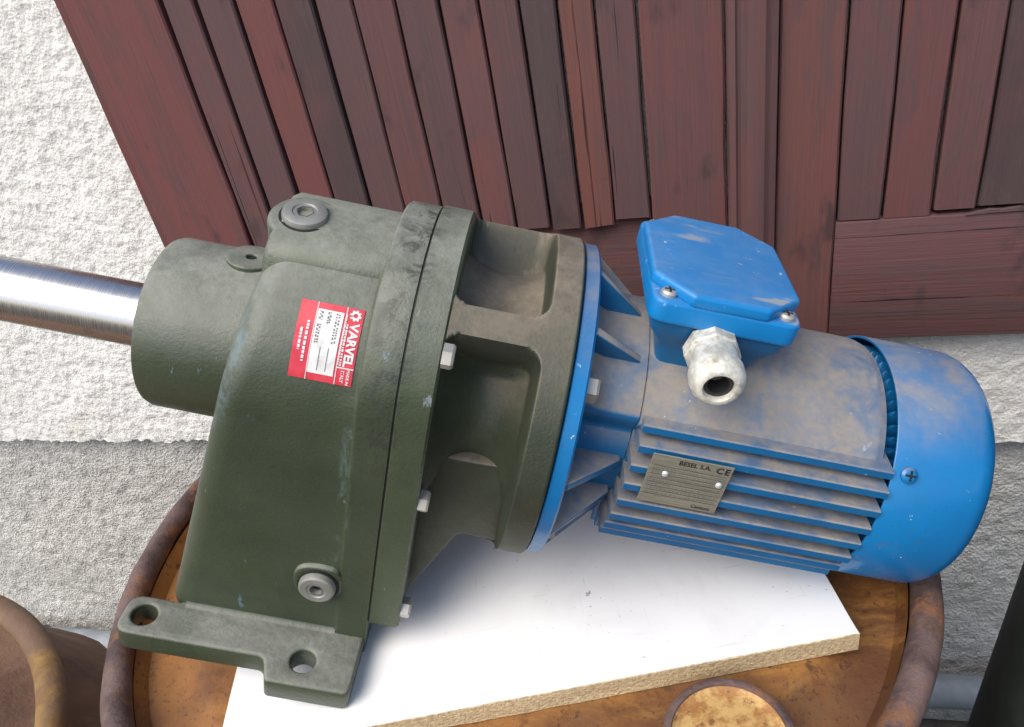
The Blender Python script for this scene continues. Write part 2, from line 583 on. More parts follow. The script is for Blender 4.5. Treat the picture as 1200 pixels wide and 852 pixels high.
wall = tag(empty('house_wall', W3(0, WALL_D, GROUND), (0, 0, PSI)),
           'rough pale rendered house wall with grey plinth behind the drum', 'wall')
tag(rough_sheet('render_coat', -1.35, .80, -.229 - GROUND, .60 - GROUND, .0034, .0042, 'render_coat', wall, 3.7, lip=1),
    'white rough-cast render')
tag(rough_sheet('plinth', -2.0, .95, .0, -.229 - GROUND + .02, .0055, .0052, 'plinth', wall, 9.1, d=.022, thick=.05),
    'darker grey rough plinth below the render')

# ------------------------------------------------------------------ wooden shutters
SH_D = .365     # front face of the boards
Z_TOP, Z_BOT = .62, -.055
RED = (.190, .078, .072, 1); BRN = (.158, .088, .084, 1); GRY = (.080, .066, .068, 1); MID = (.132, .085, .086, 1)

def board(name, s0, s1, z0, z1, parent, color, mat='shutter_vertical', d=0.0, thick=.014, bev=.0018, tilt=0.0, ragged=0.0):
    """one board: front face at depth d, long grain, slightly waney edges"""
    bm = bmesh.new()
    L = z1 - z0; w_ = s1 - s0
    if mat == 'shutter_vertical':
        n = 9
        prof = [(-w_ / 2, thick), (-w_ / 2, bev), (-w_ / 2 + bev, 0), (w_ / 2 - bev, 0), (w_ / 2, bev), (w_ / 2, thick)]
        rows = []
        sd_ = random.random() * 50
        for i in range(n + 1):
            z = z0 + L * i / n
            wob = noise.noise(Vector((sd_, z * 9, 0))) * .0022 - .0004
            rows.append([bm.verts.new(((s0 + s1) / 2 + a + wob * (1 if a > 0 else -.6), d + b + noise.noise(Vector((sd_, z * 4, 5))) * .0012 + a * tilt,
                         z + (random.uniform(-ragged, ragged) if i == 0 else 0))) for a, b in prof])
        for i in range(n):
            for j in range(len(prof)):
                j2 = (j + 1) % len(prof)
                bm.faces.new((rows[i][j], rows[i][j2], rows[i + 1][j2], rows[i + 1][j]))
        bm.faces.new(rows[0]); bm.faces.new(rows[-1])
    else:
        box_bm(bm, (s0, d, z0), (s1, d + thick, z1), bev, 2)
    o = bm_obj(name, bm, mat, parent, 40)
    o.color = color
    return o

left = tag(empty('shutter_leaf', W3(0, SH_D, 0), (0, 0, PSI)),
           'weathered dark red wooden shutter of narrow upright boards behind the gearbox', 'shutter', 'wooden shutters on the wall')
tag(board('stile', -.541, -.4305, Z_BOT, Z_TOP, left, (.200, .082, .076, 1), d=-.004, thick=.022), 'broad red outer board with grey scuffs')
edge_strip = board('edge_strip', -.562, -.5425, Z_BOT, Z_TOP, left, (.16, .065, .062, 1), d=.010, thick=.02)
bnd = [-.429, -.391, -.349, -.306, -.266, -.225, -.182, -.140, -.101, -.063, -.028, .006, .044]
cols = [MID, MID, RED, GRY, MID, BRN, MID, BRN, MID, GRY, (.20, .088, .068, 1), MID]
for i in range(12):
    zb = .098 + [0, .002, -.003, .0, .001, -.002, .003, .0, -.001, .0, -.004, .002][i]
    s = board('slat', bnd[i] + .0011, bnd[i + 1] - .0011, zb, Z_TOP, left, cols[i], d=random.uniform(-.0025, .0025),
          thick=.012, tilt=random.uniform(-.06, .06), ragged=.0035)
tag(board('stile', .0452, .1205, Z_BOT, Z_TOP, left, (.168, .082, .078, 1), d=-.001, thick=.018))
tag(board('bottom_rail', -.429, .0445, Z_BOT, .114, left, BRN, 'shutter_horizontal', d=.0135, thick=.016))
# astragal moulding covering the joint
bm = bmesh.new()
pr_ = [(.1215, .010), (.1215, -.007), (.1235, -.0105), (.129, -.012), (.131, -.010), (.134, -.0095), (.1365, -.0105), (.1395, -.0145), (.1475, -.0165), (.155, -.0155), (.158, -.0125), (.161, -.0115), (.1655, -.010), (.1665, -.007), (.1665, .010)]
rows = []
for i in range(13):
    z = Z_BOT + .004 + (Z_TOP - Z_BOT - .004) * i / 12
    rows.append([bm.verts.new((a, b + noise.noise(Vector((z * 6, a * 90, 2))) * .0012, z)) for a, b in pr_])
for i in range(12):
    for j in range(len(pr_)):
        j2 = (j + 1) % len(pr_)
        bm.faces.new((rows[i][j], rows[i][j2], rows[i + 1][j2], rows[i + 1][j]))
bm.faces.new(rows[0]); bm.faces.new(rows[-1])
o = bm_obj('cover_moulding', bm, 'shutter_vertical', left, 30); o.color = (.155, .083, .078, 1)
tag(o, 'worn rounded moulding covering the joint between the leaves')

right = tag(empty('shutter_leaf', W3(0, SH_D, 0), (0, 0, PSI)),
            'weathered dark red wooden shutter with wide bottom rail behind the motor', 'shutter', 'wooden shutters on the wall')
board('stile', .1675, .2235, Z_BOT, Z_TOP, right, (.182, .088, .076, 1), d=-.003, thick=.020)
rb = [.2245, .267, .311, .350, .392, .434, .476, .518, .560]
rc = [MID, (.172, .080, .078, 1), BRN, GRY, MID, BRN, MID, GRY]
for i in range(8):
    board('slat', rb[i] + .0011, rb[i + 1] - .0011, .084 + (.0045 if i in (2, 3) else 0) + random.uniform(-.0008, .0008), Z_TOP, right, rc[i], d=random.uniform(-.001, .003),
          thick=.012, tilt=random.uniform(-.05, .05))
o = board('bottom_rail', .2242, .562, Z_BOT, .0825, right, (.152, .080, .078, 1), 'shutter_horizontal', d=-.0025, thick=.02)
# split grey splinter on the top edge of the rail
bm = bmesh.new()
pts = [(.340, .0826), (.352, .0824), (.362, .0836), (.376, .0832), (.390, .0838), (.404, .0830), (.404, .0862), (.394, .0856), (.385, .0872), (.371, .0858), (.360, .0866), (.350, .0846)]
f0 = [bm.verts.new((a, -.0042 + (.0008 if i % 2 else 0), b)) for i, (a, b) in enumerate(pts)]
f1 = [bm.verts.new((a, .0004, b)) for a, b in pts]
bm.faces.new(f0); bm.faces.new(f1)
for i in range(len(pts)):
    bm.faces.new((f0[i], f0[(i + 1) % len(pts)], f1[(i + 1) % len(pts)], f1[i]))
o = bm_obj('splinter', bm, 'shutter_horizontal', right, 30); o.color = (.13, .10, .10, 1)

# ------------------------------------------------------------------ rusty drum
BX, BY, BR = -.0589, .0396, .3124
drum = tag(empty('oil_drum', (BX, BY, GROUND)), 'rusty orange steel drum standing under the white board', 'drum')
H = -GROUND
mr = .0098
lathe('rim', [(H - .0085 + mr * sin(a), BR - mr + mr * cos(a)) for a in [2 * pi * i / 18 for i in range(18)]], 'rust_rim', drum, 180, 'z', closed=True)
rim_me = [o_ for o_ in drum.children if o_.name.startswith('rim')][0].data
for v_ in rim_me.vertices:
    p_ = Vector(v_.co)
    k_ = .0016 * noise.noise(p_ * 14) + .0009 * noise.noise(p_ * 45)
    v_.co.x *= 1 + k_ / BR; v_.co.y *= 1 + k_ / BR; v_.co.z += .6 * k_
nr, na = 46, 150
vs_, fs = [(0, 0, H - .016)], []
for i in range(1, nr + 1):
    r = (BR - .0195) * i / nr
    for j in range(na):
        th = 2 * pi * j / na
        z = H - .0162
        if r > .245:
            z -= .007 * sstep(.245, .262, r)
        z += .0006 * noise.noise(Vector((r * cos(th) * 20, r * sin(th) * 20, 1)))
        if i == nr: z = H - .012
        vs_.append((r * cos(th), r * sin(th), z - .0006))
for j in range(na):
    fs.append((0, 1 + j, 1 + (j + 1) % na))
for i in range(nr - 1):
    for j in range(na):
        a = 1 + i * na + j; b = 1 + i * na + (j + 1) % na
        fs.append((a, a + na, b + na, b))
mk('head', vs_, fs, 'rust_head', drum, 50)
pf = [(0.0, BR - .012)]
for z in [.3, .6]:
    for k in range(9):
        pf.append((z - .02 + .04 * k / 8, BR - .012 + .008 * sin(pi * k / 8)))
pf += [(H - .03, BR - .012), (H - .012, BR - .008)]
lathe('shell', [(z, r) for z, r in pf], 'rust_brown', drum, 120, 'z', cap=False)
# bung cap on the head, near the camera
capc = (.0885 - BX, -.153 - BY)
cap = lathe('bung_cap', [(H - .017, .0345), (H - .006, .0345), (H - .004, .0350), (H - .0005, .0350), (H + .0015, .0342), (H + .0022, .0325), (H + .0012, .0310), (H + .0002, .0300), (H + .0002, .024), (H + .0008, .012), (H + .0010, 0)],
            'rust_cap', drum, 64, 'z', angle=50, loc=(capc[0], capc[1], 0))
lathe('cap_lip', [(H + .0005, .0340), (H + .0005, .0364), (H + .0030, .0368), (H + .0042, .0350), (H + .0036, .0325), (H + .0008, .0318)], 'rust_rim', cap, 64, 'z', closed=True, angle=50)
tag(cap, 'pale yellowish rusty round bung cap')

# ------------------------------------------------------------------ white chipboard
BA = atan2(.0337, .1956)
bd = tag(empty('chipboard', (.1782, -.0865, -.016), (0, 0, BA)), 'white laminated chipboard offcut lying on the rusty drum', 'board')
BW, BDp = .4090, .265
bm = bmesh.new()
box_bm(bm, (-BW, 0, 0), (0, BDp, .0153))
for e in bm.edges: pass
bmesh.ops.subdivide_edges(bm, edges=bm.edges[:], cuts=24, use_grid_fill=True)
for v in bm.verts:
    if v.co.z < .0152 or True:
        on_edge = v.co.y < 1e-5 or v.co.x > -1e-5 or v.co.y > BDp - 1e-5 or v.co.x < -BW + 1e-5
        if on_edge:
            k = noise.noise(Vector((v.co.x * 60, v.co.y * 60, v.co.z * 90))) * .0009
            if v.co.y < 1e-5: v.co.y += k
            if v.co.x > -1e-5: v.co.x += k
bm_obj('core', bm, 'chip_edge', bd, 50)
bm = bmesh.new()
n = 60
top = []
def lam_edge():
    pts = []
    for i in range(n): pts.append((-BW + BW * i / n, 0))
    for i in range(n): pts.append((0, BDp * i / n))
    for i in range(n): pts.append((-BW * i / n, BDp))
    for i in range(n): pts.append((-BW, BDp - BDp * i / n))
    out = []
    for (x, y) in pts:
        k = .0006 + .0016 * max(0, noise.noise(Vector((x * 45, y * 45, 7)))) ** 1.5
        cx, cy = -BW / 2, BDp / 2
        out.append((x - math.copysign(k, x - cx) if abs(abs(x - cx) - BW / 2) < 1e-6 else x, y - math.copysign(k, y - cy) if abs(abs(y - cy) - BDp / 2) < 1e-6 else y))
    return out
le = lam_edge()
bd_l = plate(le, [], .0009, .0002)
for v in bd_l.vertices: v.co.z += .0152
link('laminate', bd_l, 'white_laminate', bd, 30)

# ------------------------------------------------------------------ the gear motor (local frame: x along shaft to the motor, y away from camera, z up)
EL = .3493
gm_ = tag(empty('gear_motor', (0, 0, .1411), (0, EL, 0)), 'green gearbox with blue electric motor lying tilted across the drum and white board', 'gear motor')

# --- outline families (y, z) of the gearbox castings
FOOT_Z = -.1822
def tomb(hw, cz, zb, rb=.012, n_arc=40, n_side=10, flat=None):
    """upright outline: semicircle top, straight sides down to zb; counter-clockwise from bottom left"""
    pts = []
    for i in range(n_side):
        pts.append((-hw, zb + rb + (cz - zb - rb) * i / n_side))
    for i in range(n_arc + 1):
        a = pi - pi * i / n_arc
        y, z = hw * cos(a), cz + hw * sin(a)
        if flat:
            z0, w0 = flat
            z = z + (z0 - (cz + hw)) * sstep(w0 * 1.35, w0 * .8, abs(y)) + 0
        pts.append((y, z))
    for i in range(1, n_side + 1):
        pts.append((hw, cz + (zb + rb - cz) * i / n_side))
    for i in range(1, 5):
        a = -pi / 2 * i / 5
        pts.append((hw - rb + rb * cos(a), zb + rb + rb * sin(a)))
    pts.append((hw - rb, zb)); pts.append((-hw + rb, zb))
    for i in range(1, 5):
        a = -pi / 2 - pi / 2 * i / 5
        pts.append((-hw + rb + rb * cos(a), zb + rb + rb * sin(a)))
    return pts

def inset(pts, d):
    out = []
    k = len(pts)
    for i in range(k):
        a = Vector(pts[i - 1]); c = Vector(pts[(i + 1) % k])
        tdir = (c - a).normalized()
        nrm = Vector((tdir.y, -tdir.x))   # inward for this winding (clockwise seen from +x)
        p = Vector(pts[i]) + nrm * d
        out.append((p.x, p.y))
    return out

def loft(name, stations, mat, parent, angle=35):
    vs_, fs = [], []
    k = len(stations[0])
    for st in stations: vs_ += st
    for i in range(len(stations) - 1):
        for j in range(k):
            j2 = (j + 1) % k
            fs.append((i * k + j, i * k + j2, (i + 1) * k + j2, (i + 1) * k + j))
    fs.append(tuple(range(k))); fs.append(tuple((len(stations) - 1) * k + j for j in range(k)))
    return mk(name, vs_, fs, mat, parent, angle)

XL0, XSL = -.1895, .195
def xl(z): return XL0 + XSL * z
body = tomb(.0845, .0095, FOOT_Z, .0175, flat=(.0950, .026))
rf = .016
sts = []
for i in range(9):
    a = pi / 2 * i / 8
    ins, dx = rf * (1 - sin(a)), rf * (1 - cos(a))
    sts.append([(xl(z) + dx, y, z) for (y, z) in inset(body, ins)])
for f in (.25, .5, .75, 1.0):
    sts.append([((xl(z) + rf) * (1 - f) + -.110 * f, y, z) for (y, z) in body])
fl = tomb(.0868, .0192, FOOT_Z, .004)
for x, e in ((-.1085, .0012), (-.1075, .0035), (-.106, 0)):
    if e == 0:
        sts.append([(x, y, z) for (y, z) in fl])
    else:
        sts.append([(x, y * (1 - f2) + y2 * f2, z * (1 - f2) + z2 * f2) for (y, z), (y2, z2) in zip(body, fl) for f2 in [e / .004]])
sts.append([(-.0881, y, z) for (y, z) in fl])
sts.append([(-.0877, y, z) for (y, z) in inset(fl, .0005)])
case = loft('gearbox_case', sts, 'green_cast', gm_, 40)

# pad that carries the filler plug
padp = []
sts = []
pad = [(-.044, .060), (-.0415, .0830), (-.0375, .0885), (-.031, .0925), (-.010, .0985), (.008, .0995), (.018, .097), (.024, .080)]
for x, ins in ((-.1740, .003), (-.1725, .001), (-.170, 0), (-.106, 0)):
    sts.append([(x, y * (1 - ins * 12), z - ins * 1.3) for y, z in pad])
loft('filler_pad', sts, 'green_smooth', case, 30)

# gasket and cover flange
gk = inset(tomb(.0868, .0192, -.150, .006), .0008)
loft('gasket', [[(-.0879, y, z) for y, z in gk], [(-.0865, y, z) for y, z in gk]], 'gasket', gm_)
cf = tomb(.0871, .0200, -.1510, .007)
loft('cover_flange', [[(-.0868, y, z) for y, z in inset(cf, .0006)], [(-.0863, y, z) for y, z in cf], [(-.0690, y, z) for y, z in cf], [(-.0675, y, z) for y, z in inset(cf, .0015)]], 'green_smooth', gm_, 40)

# feet
foot_t = .018
fp = [(-.2445, -.0835), (-.2445, -.1125), (-.1475, -.1125), (-.1420, -.1285), (-.0885, -.1285), (-.0885, -.070), (-.2100, -.070), (-.2100, -.0835)]
fo = rounded(fp, [.010, .010, .006, .004, .005, 0, 0, .004])
for sgn in (-1, 1):
    if sgn < 0:
        ol = fo; hl = [circle(-.2305, -.0975, .0078), circle(-.1225, -.1105, .0080)]
    else:
        ol = [(x, -y) for x, y in reversed(fo)]; hl = [circle(-.2305, .0975, .0078), circle(-.1225, .1105, .0080)]
    me = plate(ol, hl, foot_t, .0022, 2)
    for v in me.vertices: v.co.z += FOOT_Z
    link('foot', me, 'green_cast', case, 40)
# fillet where the side runs into the foot
for sgn in (-1, 1):
    vs_, fs = [], []
    k = 6
    for i in range(2):
        x = (-.2085, -.1085)[i]
        for q in range(k + 1):
            a = pi / 2 * q / k
            vs_.append((x, sgn * (.0838 + .006 * (1 - cos(a))) , FOOT_Z + foot_t - .0005 + .006 * (1 - sin(a))))
        vs_.append((x, sgn * .0835, FOOT_Z + foot_t - .0005))
    m_ = k + 2
    for q in range(k + 1):
        fs.append((q, q + 1, m_ + q + 1, m_ + q))
    fs.append(tuple(range(m_))); fs.append(tuple(range(m_, 2 * m_)))
    mk('foot_fillet', vs_, fs, 'green_cast', case, 60)

# output collar, its greasing boss, the shaft
lathe('output_collar', [(-.2466, .0), (-.2466, .0505), (-.2455, .0530), (-.2425, .0542), (-.160, .0548)], 'green_cast', gm_, 110)
me = plate(circle(0, 0, .0150, 32), [circle(0, 0, .0030, 16)], .020, .0012, 2)
bo = link('lube_boss', me, 'green_smooth', gm_, 40)
bo.matrix_local = axes((-.1950, .003, .0362), Vector((1, 0, 0)), Vector((0, 1, 0)), Vector((0, 0, 1)))
lh = lathe('hole', [(.004, .0032), (.0185, .0032)], 'dark_hole', bo, 20, 'z')
lathe('output_shaft', [(-.420, .0), (-.420, .0190), (-.4185, .0204), (-.200, .0204)], 'turned_steel', gm_, 96)
lathe('shaft_seal', [(-.2474, .0206), (-.2474, .0262), (-.2460, .0265)], 'rubber', gm_, 64, closed=False)

# threaded plugs with hexagon sockets
def plug(R, h, parent, loc, ez, ey):
    ez = Vector(ez).normalized(); ey = Vector(ey); ex = ey.cross(ez).normalized(); ey = ez.cross(ex)
    p = lathe('plug', [(0, R), (h * .55, R), (h * .85, R * .96), (h, R * .86), (h, R * .55), (h - .0006, R * .50), (h - .0006, R * .33), (h - .0050, R * .30)], 'plug_steel', parent, 40, 'z', cap=False)
    v, f = [], []
    for zz, rr in ((h - .0003, R * .385), (h - .0045, R * .35)):
        for i in range(6):
            v.append((rr * cos(pi / 3 * i), rr * sin(pi / 3 * i), zz))
    for i in range(6): f.append((i, (i + 1) % 6, 6 + (i + 1) % 6, 6 + i))
    f.append(tuple(range(6, 12)))
    mk('socket', v, f, 'dark_hole', p, 0)
    lathe('washer', [(.0, R * 1.12), (h * .25, R * 1.12), (h * .25, R * .9)], 'gasket', p, 40, 'z')
    p.matrix_local = axes(loc, ex, ey, ez)
    return p
# boss round the filler plug
me = plate(circle(0, 0, .0205, 40), [], .016, .003, 2)
pbm = link('plug_boss', me, 'green_smooth', case, 40)
PN = Vector((0, -.20, 1)).normalized(); PY = PN.cross(Vector((1, 0, 0)))
pbm.matrix_local = axes(Vector((-.1595, -.012, .0955)) - PN * .0150, Vector((1, 0, 0)), PY, PN)
tag(plug(.0128, .0048, gm_, Vector((-.1595, -.012, .0955)) + PN * .0004, PN, (0, 1, 0)), 'steel filler plug on top of the gearbox')
me = plate(rounded([(-.0165, -.0155), (.0150, -.0155), (.0150, .0155), (-.0165, .0155)], [.0150, .012, .012, .0150]), [], .0112, .0020, 2)
lb = link('plug_boss', me, 'green_cast', case, 40)
lb.matrix_local = axes((-.1215, -.0765, -.1165), Vector((1, 0, 0)), Vector((0, 0, 1)), Vector((0, -1, 0)))
tag(plug(.0118, .0056, gm_, (-.1215, -.0876, -.1165), (0, -1, 0), (0, 0, 1)), 'steel drain plug low on the gearbox side')

# lantern between cover flange and motor flange: a turned casting with four windows
NX, NTH = 120, 420
XA, XB = -.0678, 0.0
RO = .1022
wins = [(0, 32.0), (97.0, 54.5), (180, 24.0), (263, 54.5)]   # centre and half width in degrees
def lantern_r(x, th):
    deg = math.degrees(th) % 360
    best = 1e9
    for c0, hwd in wins:
        dd = (deg - c0 + 180) % 360 - 180
        qx = (x + .0165) + .011
        fl_ = max(0, -.0585 - x) / .0100
        qy = abs(rad(dd) * .1) - (rad(hwd) * .1 - .011) + .0095 * (1 - sqrt(max(0, 1 - fl_ * fl_)))
        sd_ = hypot(max(qx, 0), max(qy, 0)) + min(max(qx, qy), 0) - .011
        best = min(best, sd_)
    fl0 = .0560 + .0150 * sstep(52, 34, abs((deg + 180) % 360 - 180))
    floor_ = fl0 + (.078 - fl0) * ((x + .0410) / .0250) ** 2
    f = sstep(-.0028, .0005, best)
    r = floor_ + (RO - floor_) * f
    if x > -.0012: r -= .0008 * (x + .0012) / .0012
    return r
vs_, fs = [], []
for i in range(NX + 1):
    x = XA + (XB - XA) * i / NX
    for j in range(NTH):
        th = 2 * pi * j / NTH
        r = lantern_r(x, th)
        vs_.append((x, -r * sin(th), r * cos(th)))
for i in range(NX):
    for j in range(NTH):
        j2 = (j + 1) % NTH
        fs.append((i * NTH + j, i * NTH + j2, (i + 1) * NTH + j2, (i + 1) * NTH + j))
fs.append(tuple(range(NTH))); fs.append(tuple(NX * NTH + j for j in range(NTH)))
lan = mk('lantern', vs_, fs, 'green_dirty', gm_, 75)
# lower gussets bracing cover and lantern
for sgn in (-1, 1):
    pts = [(-.069, -.146), (-.0405, -.076), (-.010, -.077), (-.010, -.014), (-.069, -.014)]
    me = plate(rounded(pts, [0, .006, 0, 0, 0]), [], .013, .0025, 2)
    g_ = link('gusset', me, 'green_dirty', lan, 40)
    g_.matrix_local = axes((0, sgn * .0560 + .0065, 0), Vector((1, 0, 0)), Vector((0, 0, 1)), Vector((0, -1, 0)))

# hexagon bolts
def hexbolt(R, h, mat='bolt_zinc'):
    v, f = [], []
    for zz, rr in ((0, R), (h * .8, R), (h, R * .87), (h, 0)):
        for i in range(6):
            a = pi / 3 * i
            v.append((zz, rr * cos(a), rr * sin(a)))
    for k in range(3):
        for i in range(6):
            f.append((k * 6 + i, k * 6 + (i + 1) % 6, (k + 1) * 6 + (i + 1) % 6, (k + 1) * 6 + i))
    me = bpy.data.meshes.new('bolt')
    me.from_pydata(v, [], f)
    bm = bmesh.new(); bm.from_mesh(me)
    bmesh.ops.remove_doubles(bm, verts=bm.verts, dist=1e-6)
    bmesh.ops.recalc_face_normals(bm, faces=bm.faces)
    bm.to_mesh(me); bm.free()
    me.materials.append(M[mat])
    return me
hb = hexbolt(.0068, .0062)
for y, z in [(-.0795, .068), (-.0795, -.036), (-.0795, -.134), (.0795, .068), (.0795, -.036), (.0795, -.134)]:
    o = link('bolt', hb, None, gm_, 0)
    o.location = (-.0676, y, z); o.rotation_euler = (random.uniform(0, 1), 0, 0)

# --- motor -----------------------------------------------------------------
flange = lathe('motor_flange', [(.0006, 0), (.0006, .0985), (.0014, .0997), (.0088, .0997), (.0100, .0985), (.0100, .060)], 'blue_cover', gm_, 140)
hb2 = hexbolt(.0085, .0075)
for a in (49, 131, 229, 311):
    o = link('bolt', hb2, None, flange, 0)
    o.location = (.0102, -.0825 * sin(rad(a)), .0825 * cos(rad(a))); o.rotation_euler = (rad(a), 0, 0)

def polar_body(name, xs, rfun, mat, parent, n=240, angle=45):
    vs_, fs = [], []
    for x in xs:
        for j in range(n):
            th = 2 * pi * j / n
            r = rfun(x, th)
            vs_.append((x, -r * sin(th), r * cos(th)))
    k = len(xs)
    for i in range(k - 1):
        for j in range(n):
            j2 = (j + 1) % n
            fs.append((i * n + j, i * n + j2, (i + 1) * n + j2, (i + 1) * n + j))
    fs.append(tuple(range(n))); fs.append(tuple((k - 1) * n + j for j in range(n)))
    return mk(name, vs_, fs, mat, parent, angle)

def ang(th):
    return abs((math.degrees(th) + 180) % 360 - 180)
def shield_r(x, th):
    f = sstep(66, 57, ang(th))
    r = .0595 + .0145 * f - .0010 * (min(ang(th), 60) / 60) ** 2 * f
    return r - .0016 * sstep(.0452, .0458, x) + .005 * sstep(.020, .010, x)
shield = polar_body('end_shield', [.0095, .012, .016, .02, .03, .04, .043, .0450, .0452, .0458], shield_r, 'blue_body', gm_)
# triangular ribs between flange and end shield
for a in (4, 31, 84, 109, 135, 160, 200, 225, 251, 276, 329):
    pts = [(.0095, .050), (.0095, .0965), (.0115, .0965), (.0425,   .0725 if ang(rad(a)) < 60 else .0640), (.0425, .050)]
    me = plate(pts, [], .0052, .0010, 2)
    o = link('rib', me, 'blue_body', shield, 40)
    er = Vector((0, -sin(rad(a)), cos(rad(a))))
    ez = Vector((1, 0, 0)).cross(er)
    o.matrix_local = axes(ez * -.0026, Vector((1, 0, 0)), er, ez)

# stator frame: smooth saddle on top, fins on both sides
def stator_r(x, th):
    a = ang(th)
    # flat-ish raised saddle
    base = .0605
    f = sstep(63.5, 60.5, a)
    sad = .0745 - .0012 * (a / 60) ** 2
    e = sstep(.0458, .0464, x) * sstep(.1865, .1815, x)
    return base + (sad - base) * f * (.90 + .10 * e)
stator = polar_body('stator_frame', [.0458, .0461, .0464, .06, .08, .10, .12, .14, .16, .179, .1815, .183, .185, .1865], stator_r, 'blue_body', gm_, 360, 50)
finz = [.0385, .0285, .0160, .0030, -.0100, -.0230, -.0350, -.0462]
finy = [.0690, .0745, .0770, .0780, .0778, .0765, .0720, .0655]
x0s = [.047, .047, .0455, .0450, .0445, .0440, .0435, .0440]
for sgn in (-1, 1):
    for z, ye, xs_ in zip(finz, finy, x0s):
        pts = [(-.045, -.0036), (-ye + .0008, -.0029), (-ye, -.0021), (-ye, .0021), (-ye + .0008, .0029), (-.045, .0036)]
        bm = bmesh.new()
        A = [bm.verts.new((xs_, p * -sgn, z + q)) for p, q in pts]
        B = [bm.verts.new((.1905, p * -sgn, z + q)) for p, q in pts]
        bm.faces.new(A); bm.faces.new(B)
        for i in range(6):
            bm.faces.new((A[i], A[(i + 1) % 6], B[(i + 1) % 6], B[i]))
        bm_obj('fin', bm, 'blue_fin', stator, 20)
for y in (-.046, -.033, -.02, -.007, .007, .02, .033, .046):
    ze = sqrt(.0765 ** 2 - y * y)
    pts = [(y - .0022, -.045), (y - .0013, -ze), (y + .0013, -ze), (y + .0022, -.045)]
    bm = bmesh.new()
    A = [bm.verts.new((.0445, p, q)) for p, q in pts]
    B = [bm.verts.new((.1905, p, q)) for p, q in pts]
    bm.faces.new(A); bm.faces.new(B)
    for i in range(4):
        bm.faces.new((A[i], A[(i + 1) % 4], B[(i + 1) % 4], B[i]))
    bm_obj('fin', bm, 'blue_fin', stator, 20)

# rear shield with its ring of teeth, seen inside the fan cover
def rear_r(x, th):
    k = (math.degrees(th) / 6.2) % 1
    tooth = .0125 * max(0, 1 - k * 1.5) * sstep(.1865, .1925, x)
    return .0595 + tooth
polar_body('rear_shield', [.1860, .1865, .188, .190, .1925, .1985, .206], rear_r, 'blue_clean', gm_, 720, 25)

# fan cover: thin shell, open to the stator, rounded back with ring grille
RC = .0771
prof = [(.1912, RC - .0016), (.1910, RC - .0003), (.1914, RC)]
prof += [(.2410, RC)]
for i in range(1, 9):
    a = pi / 2 * i / 8
    prof.append((.2410 + .0150 * sin(a), RC - .0150 * (1 - cos(a))))
prof += [(.2562, .0585), (.2548, .0580), (.2530, RC - .0165), (.241, RC - .0020), (.2, RC - .0018)]
cover = lathe('fan_cover', prof, 'blue_cover', gm_, 150, closed=True, angle=40)
for r0 in (.050, .040, .030, .020):
    lathe('grille_ring', [(.2545, r0 - .0028), (.2562, r0 - .0022), (.2562, r0 + .0022), (.2545, r0 + .0028)], 'blue_cover', cover, 80, closed=True)
lathe('grille_hub', [(.2540, .0), (.2540, .0125), (.2562, .0120), (.2562, 0)], 'blue_cover', cover, 48)
for k in range(6):
    a = pi / 3 * k + .3
    er = Vector((0, -sin(a), cos(a)))
    me = plate([(-.0025, .008), (.0025, .008), (.0025, .0600), (-.0025, .0600)], [], .0018, .0003)
    o = link('grille_spoke', me, 'blue_cover', cover, 30)
    et = Vector((1, 0, 0)).cross(er)
    o.matrix_local = axes((.2538, 0, 0), et, er, Vector((1, 0, 0)) * -1 if False else et.cross(er))
lathe('fan', [(.215, .0), (.215, .055), (.222, .058), (.228, .02), (.232, .0)], 'rubber', gm_, 48)

def screw(R, h, parent, loc, ez, name='screw', mat='bolt_zinc'):
    ez = Vector(ez).normalized()
    ex = Vector((1, 0, 0)) if abs(ez.x) < .9 else Vector((0, 1, 0))
    ey = ez.cross(ex).normalized(); ex = ey.cross(ez)
    s_ = lathe(name, [(-.002, R), (h * .5, R), (h * .85, R * .8), (h, R * .4), (h, 0)], mat, parent, 24, 'z')
    s_.matrix_local = axes(loc, ex, ey, ez)
    bm = bmesh.new()
    box_bm(bm, (-R * .62, -R * .13, h * .82), (R * .62, R * .13, h + .00015))
    box_bm(bm, (-R * .13, -R * .62, h * .82), (R * .13, R * .62, h + .0002))
    bm_obj('cross_slot', bm, 'dark_hole', s_, 0)
    return s_
for a in (59, 179, 299):
    er = Vector((0, -sin(rad(a)), cos(rad(a))))
    screw(.0048, .0030, cover, Vector((.2000, 0, 0)) + er * RC, er, mat='blue_cover')

# terminal box on the saddle
TB = empty('terminal_box'); TB.parent = gm_
def rect(x0, x1, y0, y1, r): return rounded([(x0, y0), (x1, y0), (x1, y1), (x0, y1)], r, 4)
lx0, lx1, ly0, ly1 = .0340, .1150, -.0520, .0545
sts = []
for z, e, r in ((.060, .015, .006), (.0745, .013, .006), (.080, .010, .006), (.0885, .0045, .006), (.0955, .0030, .006), (.0958, .0030, .006)):
    sts.append([(x, y, z) for x, y in rect(lx0 + e, lx1 - e, ly0 + e, ly1 - e, r)])
loft('box_body', sts, 'blue_body', TB, 40)
lid_z, lid_t = .0960, .0135
me = plate(rect(lx0, lx1, ly0, ly1, .009), [], lid_t, .0022, 3)
for v in me.vertices: v.co.z += lid_z
lid = link('box_lid', me, 'blue_lid', TB, 40)
c_ = .0205; e_ = -.0005
oct_ = [(lx0 + e_ + c_, ly0 + e_), (lx1 - e_ - c_, ly0 + e_), (lx1 - e_, ly0 + e_ + c_), (lx1 - e_, ly1 - e_ - c_), (lx1 - e_ - c_, ly1 - e_), (lx0 + e_ + c_, ly1 - e_), (lx0 + e_, ly1 - e_ - c_), (lx0 + e_, ly0 + e_ + c_)]
me = plate(rounded(oct_, .005, 4), [], .0080, .0026, 4)
